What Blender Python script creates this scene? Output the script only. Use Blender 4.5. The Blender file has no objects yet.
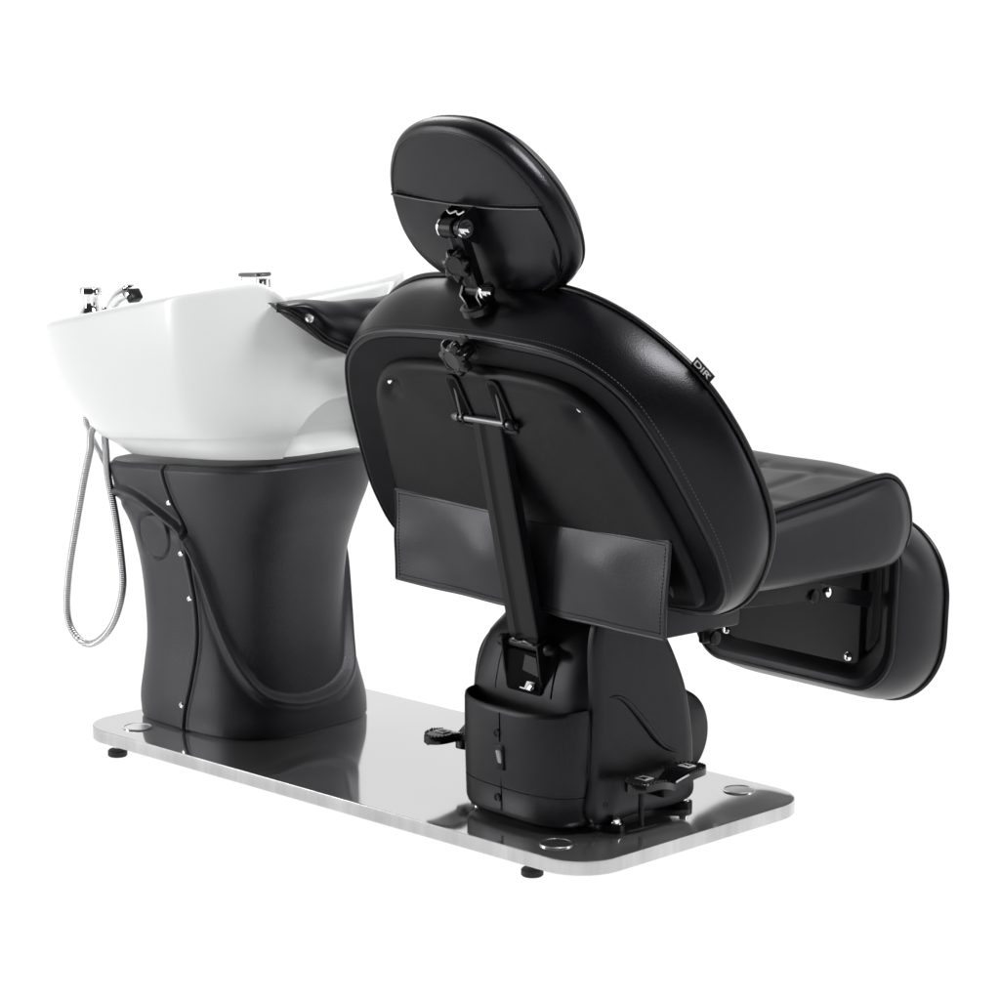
import bpy, bmesh, math, random
from mathutils import Vector, Matrix, noise
random.seed(7)
PI = math.pi
C = bpy.context.scene.collection

# ------------------------------------------------------------------ materials
def new_mat(name):
    m = bpy.data.materials.new(name); m.use_nodes = True
    nt = m.node_tree; return m, nt, nt.nodes['Principled BSDF']

def simple(name, col, rough, metal=0.0, spec=0.5, coat=0.0):
    m, nt, b = new_mat(name)
    b.inputs['Base Color'].default_value = (*col, 1)
    b.inputs['Roughness'].default_value = rough
    b.inputs['Metallic'].default_value = metal
    b.inputs['Specular IOR Level'].default_value = spec
    if coat:
        b.inputs['Coat Weight'].default_value = coat; b.inputs['Coat Roughness'].default_value = .06
    return m

def grained(name, col, rough, scale, dist, spec=0.5, rvar=0.06, wr=0.0, wscale=14):
    """pebbled surface: voronoi grain + fine noise bump, uneven gloss, optional soft creases"""
    m, nt, b = new_mat(name); N = nt.nodes; L = nt.links
    tc = N.new('ShaderNodeTexCoord')
    vo = N.new('ShaderNodeTexVoronoi'); vo.inputs['Scale'].default_value = scale
    L.new(tc.outputs['Object'], vo.inputs['Vector'])
    no = N.new('ShaderNodeTexNoise'); no.inputs['Scale'].default_value = scale*.6; no.inputs['Detail'].default_value = 4
    L.new(tc.outputs['Object'], no.inputs['Vector'])
    b1 = N.new('ShaderNodeBump'); b1.inputs['Strength'].default_value = .5; b1.inputs['Distance'].default_value = dist
    L.new(vo.outputs['Distance'], b1.inputs['Height'])
    b2 = N.new('ShaderNodeBump'); b2.inputs['Strength'].default_value = .5; b2.inputs['Distance'].default_value = dist
    L.new(no.outputs['Fac'], b2.inputs['Height']); L.new(b1.outputs['Normal'], b2.inputs['Normal'])
    last = b2
    if wr:
        wn = N.new('ShaderNodeTexNoise'); wn.inputs['Scale'].default_value = wscale; wn.inputs['Detail'].default_value = 5
        wn.inputs['Distortion'].default_value = 1.2; wn.inputs['Roughness'].default_value = .55
        L.new(tc.outputs['Object'], wn.inputs['Vector'])
        b3 = N.new('ShaderNodeBump'); b3.inputs['Strength'].default_value = .6; b3.inputs['Distance'].default_value = wr
        L.new(wn.outputs['Fac'], b3.inputs['Height']); L.new(b2.outputs['Normal'], b3.inputs['Normal']); last = b3
    L.new(last.outputs['Normal'], b.inputs['Normal'])
    n2 = N.new('ShaderNodeTexNoise'); n2.inputs['Scale'].default_value = 9; n2.inputs['Detail'].default_value = 6
    L.new(tc.outputs['Object'], n2.inputs['Vector'])
    mr = N.new('ShaderNodeMapRange'); mr.inputs['To Min'].default_value = rough-rvar; mr.inputs['To Max'].default_value = rough+rvar
    mr.inputs['From Min'].default_value = .3; mr.inputs['From Max'].default_value = .7
    L.new(n2.outputs['Fac'], mr.inputs['Value']); L.new(mr.outputs['Result'], b.inputs['Roughness'])
    b.inputs['Base Color'].default_value = (*col, 1)
    b.inputs['Specular IOR Level'].default_value = spec
    b.inputs['Specular Tint'].default_value = (.95, .94, 1, 1)
    return m

LEATHER = grained('black_leather', (.0030, .0030, .0042), .31, 460, .00022, .27, .03, .0006, 8)
LEATHER2 = grained('pocket_leather', (.005, .005, .0065), .33, 420, .00022, .38, .02, .0005, 10)
PANEL = grained('matte_rear_leather', (.0030, .0030, .0038), .34, 520, .0003, .14, .04, .0008, 9)
FABRICK = grained('dark_backing', (.004, .004, .005), .5, 700, .0003, .10, .04)
PLASTIC = grained('textured_graphite_plastic', (.021, .021, .0245), .36, 620, .0006, .38, .05)
HOUSING = grained('textured_black_plastic', (.006, .006, .0072), .33, 900, .00022, .26, .05)
PIPING = simple('black_piping', (.004, .004, .005), .35, spec=.3)
STITCH = simple('stitch_thread', (.06, .06, .065), .7)
BLACKMETAL = simple('black_powder_metal', (.006, .006, .0075), .32, spec=.18)
KNOBP = simple('black_gloss_plastic', (.006, .006, .007), .2, spec=.4)
RUBBER = simple('black_rubber', (.008, .008, .008), .6)
NICKEL = simple('bright_nickel', (.85, .85, .85), .3, 1.0)
CHROME = simple('chrome', (.82, .82, .83), .07, 1.0)
GREYMETAL = simple('satin_steel_pin', (.15, .15, .155), .35, 1.0)
CERAMIC = simple('white_ceramic', (.77, .775, .775), .30, spec=.5, coat=.06)
WHITEPRINT = simple('white_print', (.85, .85, .85), .5)
DARKGAP = simple('shadow_gap', (.002, .002, .002), .8, spec=.1)

def steel():
    m, nt, b = new_mat('brushed_steel'); N = nt.nodes; L = nt.links
    tc = N.new('ShaderNodeTexCoord'); mp = N.new('ShaderNodeMapping'); mp.inputs['Scale'].default_value = (3, 700, 3)
    L.new(tc.outputs['Object'], mp.inputs['Vector'])
    no = N.new('ShaderNodeTexNoise'); no.inputs['Scale'].default_value = 1; no.inputs['Detail'].default_value = 3
    L.new(mp.outputs['Vector'], no.inputs['Vector'])
    mr = N.new('ShaderNodeMapRange'); mr.inputs['To Min'].default_value = .06; mr.inputs['To Max'].default_value = .11
    L.new(no.outputs['Fac'], mr.inputs['Value']); L.new(mr.outputs['Result'], b.inputs['Roughness'])
    bp = N.new('ShaderNodeBump'); bp.inputs['Strength'].default_value = .15; bp.inputs['Distance'].default_value = .00005
    L.new(no.outputs['Fac'], bp.inputs['Height']); L.new(bp.outputs['Normal'], b.inputs['Normal'])
    b.inputs['Base Color'].default_value = (.80, .80, .805, 1); b.inputs['Metallic'].default_value = .93
    return m
STEEL = steel()
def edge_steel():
    m, nt, b = new_mat('edge_steel_painted_reflections'); N = nt.nodes; L = nt.links
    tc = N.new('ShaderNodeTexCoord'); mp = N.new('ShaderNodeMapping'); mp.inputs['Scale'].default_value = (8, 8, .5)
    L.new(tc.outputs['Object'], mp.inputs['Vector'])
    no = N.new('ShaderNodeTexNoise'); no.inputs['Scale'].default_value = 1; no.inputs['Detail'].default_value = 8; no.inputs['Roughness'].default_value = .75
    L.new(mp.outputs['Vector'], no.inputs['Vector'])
    cr = N.new('ShaderNodeValToRGB'); cr.color_ramp.elements[0].position = .36; cr.color_ramp.elements[0].color = (.44, .44, .445, 1)  # noise streaks painted into the base colour stand in for reflection bands
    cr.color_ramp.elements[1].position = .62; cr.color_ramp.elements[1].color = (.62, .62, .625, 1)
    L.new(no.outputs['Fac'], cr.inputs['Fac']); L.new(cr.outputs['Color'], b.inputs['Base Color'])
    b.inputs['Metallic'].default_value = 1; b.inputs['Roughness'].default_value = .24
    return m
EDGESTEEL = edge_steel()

def hose_mat():
    m, nt, b = new_mat('spiral_chrome_hose'); N = nt.nodes; L = nt.links
    b.inputs['Base Color'].default_value = (.52, .52, .53, 1); b.inputs['Metallic'].default_value = 1; b.inputs['Roughness'].default_value = .12
    tc = N.new('ShaderNodeTexCoord'); wv = N.new('ShaderNodeTexWave'); wv.inputs['Scale'].default_value = 90
    wv.bands_direction = 'Z'
    L.new(tc.outputs['Object'], wv.inputs['Vector'])
    bp = N.new('ShaderNodeBump'); bp.inputs['Strength'].default_value = .7; bp.inputs['Distance'].default_value = .0012
    L.new(wv.outputs['Fac'], bp.inputs['Height']); L.new(bp.outputs['Normal'], b.inputs['Normal'])
    return m
HOSE = hose_mat()

def floor_mat():
    # made-up translucent floor: surround glows through so it stays white without shadows
    m = bpy.data.materials.new('translucent_glow_floor'); m.use_nodes = True; nt = m.node_tree; N = nt.nodes; L = nt.links
    N.remove(N['Principled BSDF'])
    t = N.new('ShaderNodeBsdfTranslucent'); t.inputs['Color'].default_value = (1, 1, 1, 1)
    d = N.new('ShaderNodeBsdfDiffuse'); d.inputs['Color'].default_value = (.95, .95, .95, 1)
    mx = N.new('ShaderNodeMixShader'); mx.inputs['Fac'].default_value = .08
    L.new(t.outputs[0], mx.inputs[1]); L.new(d.outputs[0], mx.inputs[2]); L.new(mx.outputs[0], N['Material Output'].inputs['Surface'])
    return m
FLOOR = floor_mat()

# ------------------------------------------------------------------ mesh builder
class MB:
    def __init__(s, fr=None): s.v = []; s.f = []; s.fr = fr or Matrix.Identity(4)
    def addv(s, pts):
        i = len(s.v); s.v += [tuple(s.fr @ Vector(p)) for p in pts]; return i
    def loft(s, rings, cap0=True, cap1=True, loop=True):
        n = len(rings[0]); base = [s.addv(r) for r in rings]
        for a, b in zip(base, base[1:]):
            for i in range(n if loop else n-1):
                j = (i+1) % n; s.f.append((a+i, a+j, b+j, b+i))
        if cap0: s.f.append(tuple(base[0]+i for i in reversed(range(n))))
        if cap1: s.f.append(tuple(base[-1]+i for i in range(n)))
    def grid(s, rows):
        s.loft(rows, False, False, False)
    def tube(s, pts, r, seg=10, closed=False, cap=True):
        pts = [Vector(p) for p in pts]; n = len(pts); rings = []
        rr = r if isinstance(r, (list, tuple)) else [r]*n
        up = None
        for i, p in enumerate(pts):
            a = pts[(i-1) % n] if (closed or i > 0) else p
            b = pts[(i+1) % n] if (closed or i < n-1) else p
            t = (b-a)
            t = t.normalized() if t.length > 1e-9 else Vector((0, 0, 1))
            if up is None:
                up = t.orthogonal().normalized()
            up = (up - t*up.dot(t)); up = up.normalized() if up.length > 1e-6 else t.orthogonal().normalized()
            sd = t.cross(up)
            rings.append([p + (up*math.cos(k*2*PI/seg)+sd*math.sin(k*2*PI/seg))*rr[i] for k in range(seg)])
        if closed:
            # align last to first by index search
            r0, rl = rings[0], rings[-1]
            k = min(range(seg), key=lambda q: (rl[0]-r0[q]).length)
            rings.append([r0[(j+k) % seg] for j in range(seg)])
            s.loft(rings, False, False)
        else: s.loft(rings, cap, cap)
    def lathe(s, p0, axis, prof, seg=32):
        """prof: (distance along axis, radius) pairs"""
        a = Vector(axis).normalized(); u = a.orthogonal().normalized(); w = a.cross(u); p0 = Vector(p0)
        s.loft([[p0+a*d+(u*math.cos(k*2*PI/seg)+w*math.sin(k*2*PI/seg))*max(r, 1e-5) for k in range(seg)] for d, r in prof])
    def cyl(s, p0, p1, r, seg=24, bev=None):
        p0 = Vector(p0); p1 = Vector(p1); L = (p1-p0).length; b = bev if bev is not None else min(r, L)*.15
        s.lathe(p0, p1-p0, [(0, r-b), (b, r), (L-b, r), (L, r-b)], seg)
    def dome(s, p, n, r, h, seg=16):
        s.lathe(p, n, [(-.002, r)]+[(h*math.sin(a*PI/2/5), r*math.cos(a*PI/2/5)) for a in range(6)], seg)
    def box(s, c, size, rot=None, bev=.002):
        bm = bmesh.new(); bmesh.ops.create_cube(bm, size=1)
        for v in bm.verts: v.co = Vector((v.co.x*size[0], v.co.y*size[1], v.co.z*size[2]))
        if bev: bmesh.ops.bevel(bm, geom=bm.edges[:], offset=bev, segments=2, affect='EDGES', profile=.5)
        M = Matrix.Translation(c) @ (rot.to_4x4() if rot else Matrix.Identity(4))
        bm.verts.ensure_lookup_table(); i = s.addv([M @ v.co for v in bm.verts])
        for f in bm.faces: s.f.append(tuple(i+v.index for v in f.verts))
        bm.free()
    def prism(s, outline, fr, d0, d1, bev=.0015):
        """outline of 2-D points in the frame's xy, extruded d0..d1 along its z with a small bevel"""
        cx = sum(p[0] for p in outline)/len(outline); cy = sum(p[1] for p in outline)/len(outline)
        def ring(ins, d):
            return [fr @ Vector((*q, d)) for q in inset(outline, ins)]
        sg = 1 if d1 > d0 else -1
        s.loft([ring(bev, d0), ring(0, d0+sg*bev), ring(0, d1-sg*bev), ring(bev, d1)])
    def build(s, name, mat, parent=None, sharp=38, flip=False):
        me = bpy.data.meshes.new(name); me.from_pydata(s.v, [], s.f)
        bm = bmesh.new(); bm.from_mesh(me)
        bmesh.ops.remove_doubles(bm, verts=bm.verts[:], dist=1e-6)
        bmesh.ops.recalc_face_normals(bm, faces=bm.faces[:]); bm.to_mesh(me); bm.free()
        me.polygons.foreach_set('use_smooth', [True]*len(me.polygons))
        me.set_sharp_from_angle(angle=math.radians(sharp))
        me.materials.append(mat)
        o = bpy.data.objects.new(name, me); C.objects.link(o)
        if parent: o.parent = parent
        return o

def inset(pts, d):
    """move a closed counter-clockwise or clockwise outline inwards by d"""
    n = len(pts); ar = sum(pts[i][0]*pts[(i+1) % n][1]-pts[(i+1) % n][0]*pts[i][1] for i in range(n)); sg = 1 if ar > 0 else -1
    out = []
    for i in range(n):
        a = pts[(i-1) % n]; b = pts[(i+1) % n]; tx, ty = b[0]-a[0], b[1]-a[1]; l = math.hypot(tx, ty) or 1
        out.append((pts[i][0]-ty/l*d*sg, pts[i][1]+tx/l*d*sg))
    return out

def shrink(pts, d):
    """inset by scaling about the centre: safe for large amounts"""
    xs = [p[0] for p in pts]; ys = [p[1] for p in pts]; cx, cy = (min(xs)+max(xs))/2, (min(ys)+max(ys))/2
    hx, hy = (max(xs)-min(xs))/2, (max(ys)-min(ys))/2
    return [(cx+(x-cx)*(1-d/hx), cy+(y-cy)*(1-d/hy)) for x, y in pts]

def spline(pts, n, closed=True):
    """Catmull-Rom through pts, resampled to n equal steps; works for 2-D and 3-D"""
    P = [Vector(p) if len(p) == 3 else Vector((*p, 0)) for p in pts]; m = len(P); dense = []
    segs = m if closed else m-1
    for i in range(segs):
        if closed: p0, p1, p2, p3 = P[(i-1) % m], P[i], P[(i+1) % m], P[(i+2) % m]
        else: p0, p1, p2, p3 = P[max(i-1, 0)], P[i], P[i+1], P[min(i+2, m-1)]
        for k in range(24):
            t = k/24
            dense.append(.5*((2*p1)+(p2-p0)*t+(2*p0-5*p1+4*p2-p3)*t*t+(3*p1-p0-3*p2+p3)*t**3))
    dense.append(P[0].copy() if closed else P[-1].copy())
    acc = [0]
    for a, b in zip(dense, dense[1:]): acc.append(acc[-1]+(b-a).length)
    out = []; T = acc[-1]; j = 0
    for k in range(n):
        d = T*k/(n if closed else n-1)
        while j < len(acc)-2 and acc[j+1] < d: j += 1
        u = (d-acc[j])/max(acc[j+1]-acc[j], 1e-9); q = dense[j].lerp(dense[j+1], min(u, 1))
        out.append(tuple(q) if len(pts[0]) == 3 else (q.x, q.y))
    return out

def resample(pts, n):
    P = [Vector((*p, 0)) for p in pts]; P.append(P[0]); acc = [0]
    for a, b in zip(P, P[1:]): acc.append(acc[-1]+(b-a).length)
    out = []; j = 0
    for k in range(n):
        d = acc[-1]*k/n
        while j < len(acc)-2 and acc[j+1] < d: j += 1
        q = P[j].lerp(P[j+1], (d-acc[j])/max(acc[j+1]-acc[j], 1e-9)); out.append((q.x, q.y))
    return out

def mirror(half):
    """half outline from top centre down the +u side to bottom centre -> full closed outline"""
    return half + [(-x, y) for x, y in reversed(half) if x > 1e-6]

def rrect(x0, x1, y0, y1, r, seg=12):
    out = []
    for cx, cy, a0 in ((x1-r, y1-r, 0), (x0+r, y1-r, 90), (x0+r, y0+r, 180), (x1-r, y0+r, 270)):
        for k in range(seg+1):
            a = math.radians(a0+90*k/seg); out.append((cx+r*math.cos(a), cy+r*math.sin(a)))
    return out

def sstep(a, b, x):
    t = min(1, max(0, (x-a)/(b-a))); return t*t*(3-2*t)
def interp(tab, x):
    if x <= tab[0][0]: return tab[0][1]
    for (a, va), (b, vb) in zip(tab, tab[1:]):
        if x <= b:
            t = (x-a)/(b-a); return va+(vb-va)*t
    return tab[-1][1]
def sinterp(tab, x):
    """smooth (Catmull-Rom) interpolation in a table of (x, value)"""
    n = len(tab)
    if x <= tab[0][0]: return tab[0][1]
    if x >= tab[-1][0]: return tab[-1][1]
    for i in range(n-1):
        if x <= tab[i+1][0]:
            x0, y0 = tab[i]; x1, y1 = tab[i+1]
            m0 = (y1-tab[i-1][1])/(x1-tab[i-1][0]) if i > 0 else (y1-y0)/(x1-x0)
            m1 = (tab[i+2][1]-y0)/(tab[i+2][0]-x0) if i < n-2 else (y1-y0)/(x1-x0)
            h = x1-x0; t = (x-x0)/h
            return (2*t**3-3*t*t+1)*y0+(t**3-2*t*t+t)*h*m0+(-2*t**3+3*t*t)*y1+(t**3-t*t)*h*m1

def empty(name, label, cat, loc, rz=0):
    o = bpy.data.objects.new(name, None); C.objects.link(o); o.location = loc; o.rotation_euler = (0, 0, rz)
    o.empty_display_size = .1; o['label'] = label; o['category'] = cat; return o
def offset_children(root, d):
    for ch in root.children: ch.location = d
def lab(o, t): o['label'] = t; return o

# ================================================================== SETTING
fl = MB(); fl.loft([[(.6+R*math.cos(k*2*PI/96), .3+R*math.sin(k*2*PI/96), z) for k in range(96)] for R, z in ((9, -.0535), (9, -.0525))])
f = fl.build('floor', FLOOR); f['kind'] = 'structure'

# ================================================================== STEEL PLATFORM
PL, PW, PT = 1.25, .554, .024
plat = empty('base_platform', 'flat polished steel platform with rounded corners under the chair and the basin', 'platform', (PL/2, PW/2, -.0525))
pm = MB()
ol = rrect(-.008, PL, 0, PW, .080, 16)
def pr_(ins, z): return [(x, y, z) for x, y in inset(ol, ins)]
pm.loft([pr_(.0012, 0), pr_(.004, .0002)][::-1], True, False)
slab = pm.build('plate', STEEL, plat)
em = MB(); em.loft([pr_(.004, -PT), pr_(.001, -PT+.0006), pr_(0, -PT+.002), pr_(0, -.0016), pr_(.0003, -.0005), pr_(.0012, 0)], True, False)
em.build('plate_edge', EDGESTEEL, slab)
for (x, y) in ((.0995, .0588), (1.138, .0588), (1.138, .4952), (.0995, .4952)):
    d = MB(); d.lathe((x, y, .0006), (0, 0, 1), [(0, .0265), (.0014, .0265), (.0022, .0255), (.0022, .0240), (.0014, .0230), (.0016, .012), (.0017, 0)], 48)
    lab(d.build('cap_disc', NICKEL, plat), 'round polished cap set into the plate')
for (x, y) in ((.072, .034), (1.105, .040), (1.17, .51), (.08, .51)):
    d = MB(); d.lathe((x, y, -.0525), (0, 0, 1), [(0, .0155), (.002, .0175), (.010, .0175), (.0125, .015), (.0135, .006), (.0135, .004)], 32)
    ft = d.build('levelling_foot', RUBBER, plat)
    d = MB(); d.cyl((x, y, -.040), (x, y, -.0235), .0052, 16, .0005)
    for k in range(4): d.lathe((x, y, -.0385+k*.0036), (0, 0, 1), [(0, .0052), (.0012, .0060), (.0024, .0052)], 16)
    d.build('stem', CHROME, ft)
offset_children(plat, (-PL/2, -PW/2, .0525))

# ================================================================== WASH BASIN
BX, BY = .17, .28
wash = empty('shampoo_basin', 'white ceramic hair wash basin on a curved dark grey pedestal, left half of the platform', 'wash basin', (BX, BY, .0))
# --- pedestal
def selp(cx, cy, a, b, n, th):
    c, s_ = math.cos(th), math.sin(th)
    r = (abs(c/a)**n + abs(s_/b)**n)**(-1/n)
    return cx+r*c, cy+r*s_
pz = [(0, 0), (.03, 0), (.12, 0)]
PA = [(0, .180), (.04, .180), (.09, .171), (.15, .161), (.22, .162), (.29, .170), (.34, .183), (.38, .203), (.42, .228), (.455, .238), (.50, .244)]
PB = [(0, .178), (.04, .178), (.09, .170), (.15, .162), (.22, .161), (.29, .165), (.34, .172), (.38, .180), (.42, .190), (.46, .197), (.50, .200)]
PC = [(0, .188), (.09, .180), (.2, .171), (.3, .167), (.36, .163), (.42, .148), (.50, .142)]
BAND = [(-180, .428), (-150, .430), (-136, .428), (-124, .436), (-112, .428), (-101, .410), (-88, .385), (-79, .366), (-67, .308), (-58, .232), (-50, .166), (-43, .122), (-34, .084), (-24, .067), (-10, .058), (10, .062), (24, .080), (34, .11), (45, .18), (58, .29), (75, .375), (100, .415), (130, .43), (180, .428)]
def seam_x(z): return -.006+sinterp([(0, .185), (.08, .197), (.17, .205), (.24, .201), (.31, .190), (.345, .185), (.362, .190), (.38, .186), (.42, .167), (.474, .151), (.52, .148)], z)
def ped_pt(th, zf, seam=True, lift=0):
    """zf 0..1 height fraction; returns surface point"""
    cx = None
    z = zf*.487
    f_ = 1-sstep(.30, .46, z)
    c, a, b = sinterp(PC, z)-.010-.017*f_, sinterp(PA, z)-.011-.006*f_+.0105*f_, sinterp(PB, z)-.011-.006*f_+.0105*f_
    x, y = selp(c, BY, a, b, 3.4, th)
    deg = math.degrees(th); deg = (deg+180) % 360-180
    zc = sinterp(BAND, deg)
    # slope aware distance to the band curve
    dz = (sinterp(BAND, deg+1.5)-sinterp(BAND, deg-1.5))
    ds = .0088; dist = (z-zc)/math.sqrt(1+(dz/ds)**2*.6)
    step = 1-sstep(-.003, .010, dist)                       # 1 below, 0 above
    amp = interp([(-180, .004), (-110, .006), (-79, .008), (-50, .012), (0, .012), (45, .009), (100, .004), (180, .004)], deg)
    d = amp*step + .0080*math.exp(-((dist+.004)/.0085)**2) - .0045*math.exp(-((dist+.021)/.009)**2)*interp([(-180, 1), (-85, 1), (-60, .5), (0, .25), (180, .2)], deg)
    # round emboss on the side
    if y < BY:
        rr = math.hypot((x-.094)*1.0, z-.347)
        if rr < .06: d += -.0045*math.exp(-((rr-.045)/.0028)**2) + .0012*sstep(.040, .034, rr)*0
        if seam and z > 0:
            sx = seam_x(z); q = abs(x-sx); w = .0026
            d -= .0055*math.exp(-(q/w)**2)
            d += .0018*math.exp(-((q-.006)/.004)**2)
    # rolled edges top and bottom
    d -= .006*sstep(.975, 1.0, zf)**2*1.5 + .004*sstep(.012, 0, zf)
    nx, ny = x-c, y-BY; l = math.hypot(nx, ny)
    d += lift
    x += nx/l*d; y += ny/l*d
    zz = z + .062*(x-.30)*sstep(.55, 1, zf)
    return (x, y, zz)
ths = []
NT = 620
for k in range(NT): ths.append(-PI + 2*PI*k/NT)
# denser columns around the seam
ths = sorted(ths+[math.radians(-95+.11*k) for k in range(330)])
pm = MB(); rows = []
for i in range(231):
    zf = i/230; rows.append([ped_pt(t, zf) for t in ths])
top = rows[-1]; cxm = sum(p[0] for p in top)/len(top)
rows.append([(BX+(p[0]-BX)*.93, BY+(p[1]-BY)*.93, p[2]+.0008) for p in top])
rows.append([(BX+(p[0]-BX)*.5, BY+(p[1]-BY)*.5, p[2]-.01) for p in top])
pm.loft(rows)
ped = pm.build('pedestal', PLASTIC, wash, 60)
def ped_at(x, z):
    best = min((abs(ped_pt(math.radians(a/4), z/.487, False)[0]-x), a) for a in range(-560, -160))
    return Vector(ped_pt(math.radians(best[1]/4), z/.487, False))
for (dx, z) in ((-.0125, .418), (-.0125, .322), (-.0125, .240), (-.0125, .047)):
    p = ped_at(seam_x(z)+dx, z); d = MB()
    d.lathe(p+Vector((0, .002, 0)), (0, -1, 0), [(0, .0058), (.0030, .0058), (.0052, .0040), (.0056, .0018), (.0046, .0016), (.0046, 0)], 20)
    d.build('screw', CHROME, ped)
# --- bowl
TX = .197
def rim_z(x): return .739+TX*x
def bowl_ring(x0, x1, hb, n, z0, tilt, dent=0.0, niche=False, rim=False, N=440):
    out = []; x0 -= .030*sstep(-.07, -.125, x0); cx, a = (x0+x1)/2, (x1-x0)/2
    for k in range(N):
        th = 2*PI*k/N + PI
        c, s_ = math.cos(th), math.sin(th)
        # neck end narrower: half width shrinks with x
        r = (abs(c/a)**n + abs(s_/hb)**n)**(-1/n)
        x = cx+r*c; y = r*s_
        y *= 1-.26*sstep(.24, .48, x)
        z = z0+tilt*(x-.16)
        if rim: z -= .085*sstep(.33, .43, x)*(1-sstep(.09, .185, abs(y)))
        if niche:
            w = .096*math.sqrt(max(0, 1-max(0, (z-.47)/.142)**3.4)) if z < .612 else 0
            if x > .2 and w > 0:
                x -= .042*(.35+.65*sstep(.49, .56, z))*sstep(w+.005, w-.005, abs(y))*sstep(.612, .600, z)*sstep(.2, .34, x) + .0*z
        out.append((x, BY+y, z))
    return out
def B(x0, x1, hb, n, z0, tilt, **k): return bowl_ring(x0, x1, hb, n, z0, tilt, **k)
prof = [  # z at x=.16, x0, x1, half width, exponent, tilt
    (.4915, -.052, .385, .168, 3.6, .062), (.497, -.056, .388, .174, 3.6, .064), (.508, -.066, .392, .186, 3.7, .07), (.520, -.076, .396, .197, 3.8, .08),
    (.526, -.080, .400, .203, 3.9, .085), (.531, -.083, .404, .209, 4.0, .088), (.545, -.088, .412, .219, 4.0, .098), (.57, -.098, .422, .2285, 4.0, .11), (.60, -.114, .432, .2355, 4.0, .125), (.64, -.141, .443, .2425, 4.0, .14),
    (.68, -.158, .452, .2475, 4.0, .155), (.72, -.171, .458, .251, 4.0, .162), (.757, -.178, .461, .253, 4.0, TX)]
rings = []
# densify with smooth interpolation for the niche
cols = list(zip(*prof))
zs = cols[0]
def pcol(i, z): return sinterp(list(zip(zs, cols[i])), z)
M_ = 150
for i in range(M_+1):
    z = zs[0]+(zs[-1]-zs[0])*i/M_
    rings.append(B(pcol(1, z), pcol(2, z), pcol(3, z), pcol(4, z), z, pcol(5, z), niche=True, rim=False))
# blend rim dip into upper outside rings
def dip(r, f): return [(x, y, z-.085*f*sstep(.33, .43, x)*(1-sstep(.09, .185, abs(y-BY)))) for x, y, z in r]
for i in range(len(rings)):
    f_ = sstep(.60, .75, zs[0]+(zs[-1]-zs[0])*i/M_)
    rings[i] = dip(rings[i], f_)
zr = .772
for (o_, dz, ) in ((0, -.010), (-.001, -.005), (-.004, -.0015), (-.009, 0), (-.014, -.001), (-.019, -.0045), (-.021, -.010)):
    rings.append(dip(B(-.179-o_, .461+o_, .253+o_, 4.0, zr+dz, TX), 1))
# deck on the left end then the cavity
def cav(x0, x1, hb, z0, tilt, n=3.2, f=1): return dip(B(x0, x1, hb, n, z0, tilt), f)
rings.append(cav(-.154, .438, .230, zr-.013, TX, 4, 1))
rings.append(cav(.020, .425, .205, zr-.016, TX, 3.2, 1))
rings.append(cav(.030, .418, .198, zr-.024, TX, 3.0, 1))
for k in range(1, 9):
    t = k/8; rings.append(cav(.035+.06*t*t, .415-.08*t*t, .195-.07*t*t, zr-.03-.17*math.sin(t*PI/2), TX*(1-.7*t), 3.0-.6*t, (1-t)**2))
rings.append(cav(.16, .26, .04, zr-.203, .03, 2, 0))
bm_ = MB(); bm_.loft(rings)
bowl = bm_.build('basin_bowl', CERAMIC, wash, 50)
dr = MB(); dr.lathe((.21, BY, zr-.2015), (0, 0, 1), [(0, .024), (.003, .026), (.0045, .022), (.002, .016), (.002, 0)], 32)
dr.build('drain', CHROME, bowl)
# --- tap parts on the deck
def deck(x): return zr-.013+TX*(x-.16)
kx, ky = -.090, .120
k_ = MB(); z = deck(kx)+.019
k_.lathe((kx, ky, z-.03), (0, 0, 1), [(0, .0225), (.026, .0225), (.032, .019), (.032, 0)], 40)
k_.lathe((kx, ky, z-.002), (0, 0, 1), [(0, .020), (.004, .0205), (.012, .0145), (.018, .0135), (.030, .0135), (.0345, .0140), (.0355, .0195), (.037, .0208), (.046, .0208), (.049, .0195), (.050, .0150), (.0505, 0)], 40)
k_.build('tap_knob', CHROME, wash)
# hand shower resting in its holder, leaning towards the neck end
sx, sy = -.167, .225; z = deck(sx)+.028
k_ = MB()
pts = spline([(sx-.004, sy-.004, z-.01), (sx+.008, sy-.003, z+.008), (sx+.028, sy-.001, z+.026), (sx+.050, sy+.001, z+.036)], 14, False)
k_.tube(pts, [.0105+.0035*sstep(0, 13, i) for i in range(14)], 20)
sh = k_.build('hand_shower', CHROME, wash)
k_ = MB(); R_ = Matrix.Rotation(math.radians(-38), 3, 'Y')
k_.box((sx+.066, sy+.002, z+.031), (.018, .026, .022), R_, .003)
k_.build('spray_head', BLACKMETAL, sh)
k_ = MB(); k_.box((sx+.0655, sy-.0135, z+.0335), (.011, .004, .007), R_, .0015); k_.box((sx+.053, sy+.001, z+.046), (.012, .018, .005), R_, .0015); k_.build('trigger', CHROME, sh)
k_ = MB(); k_.lathe((sx-.004, sy-.004, z-.008), (0, 0, 1), [(0, .018), (.006, .018), (.011, .013), (.014, .0125)], 28); k_.build('holder', CHROME, sh)
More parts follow.
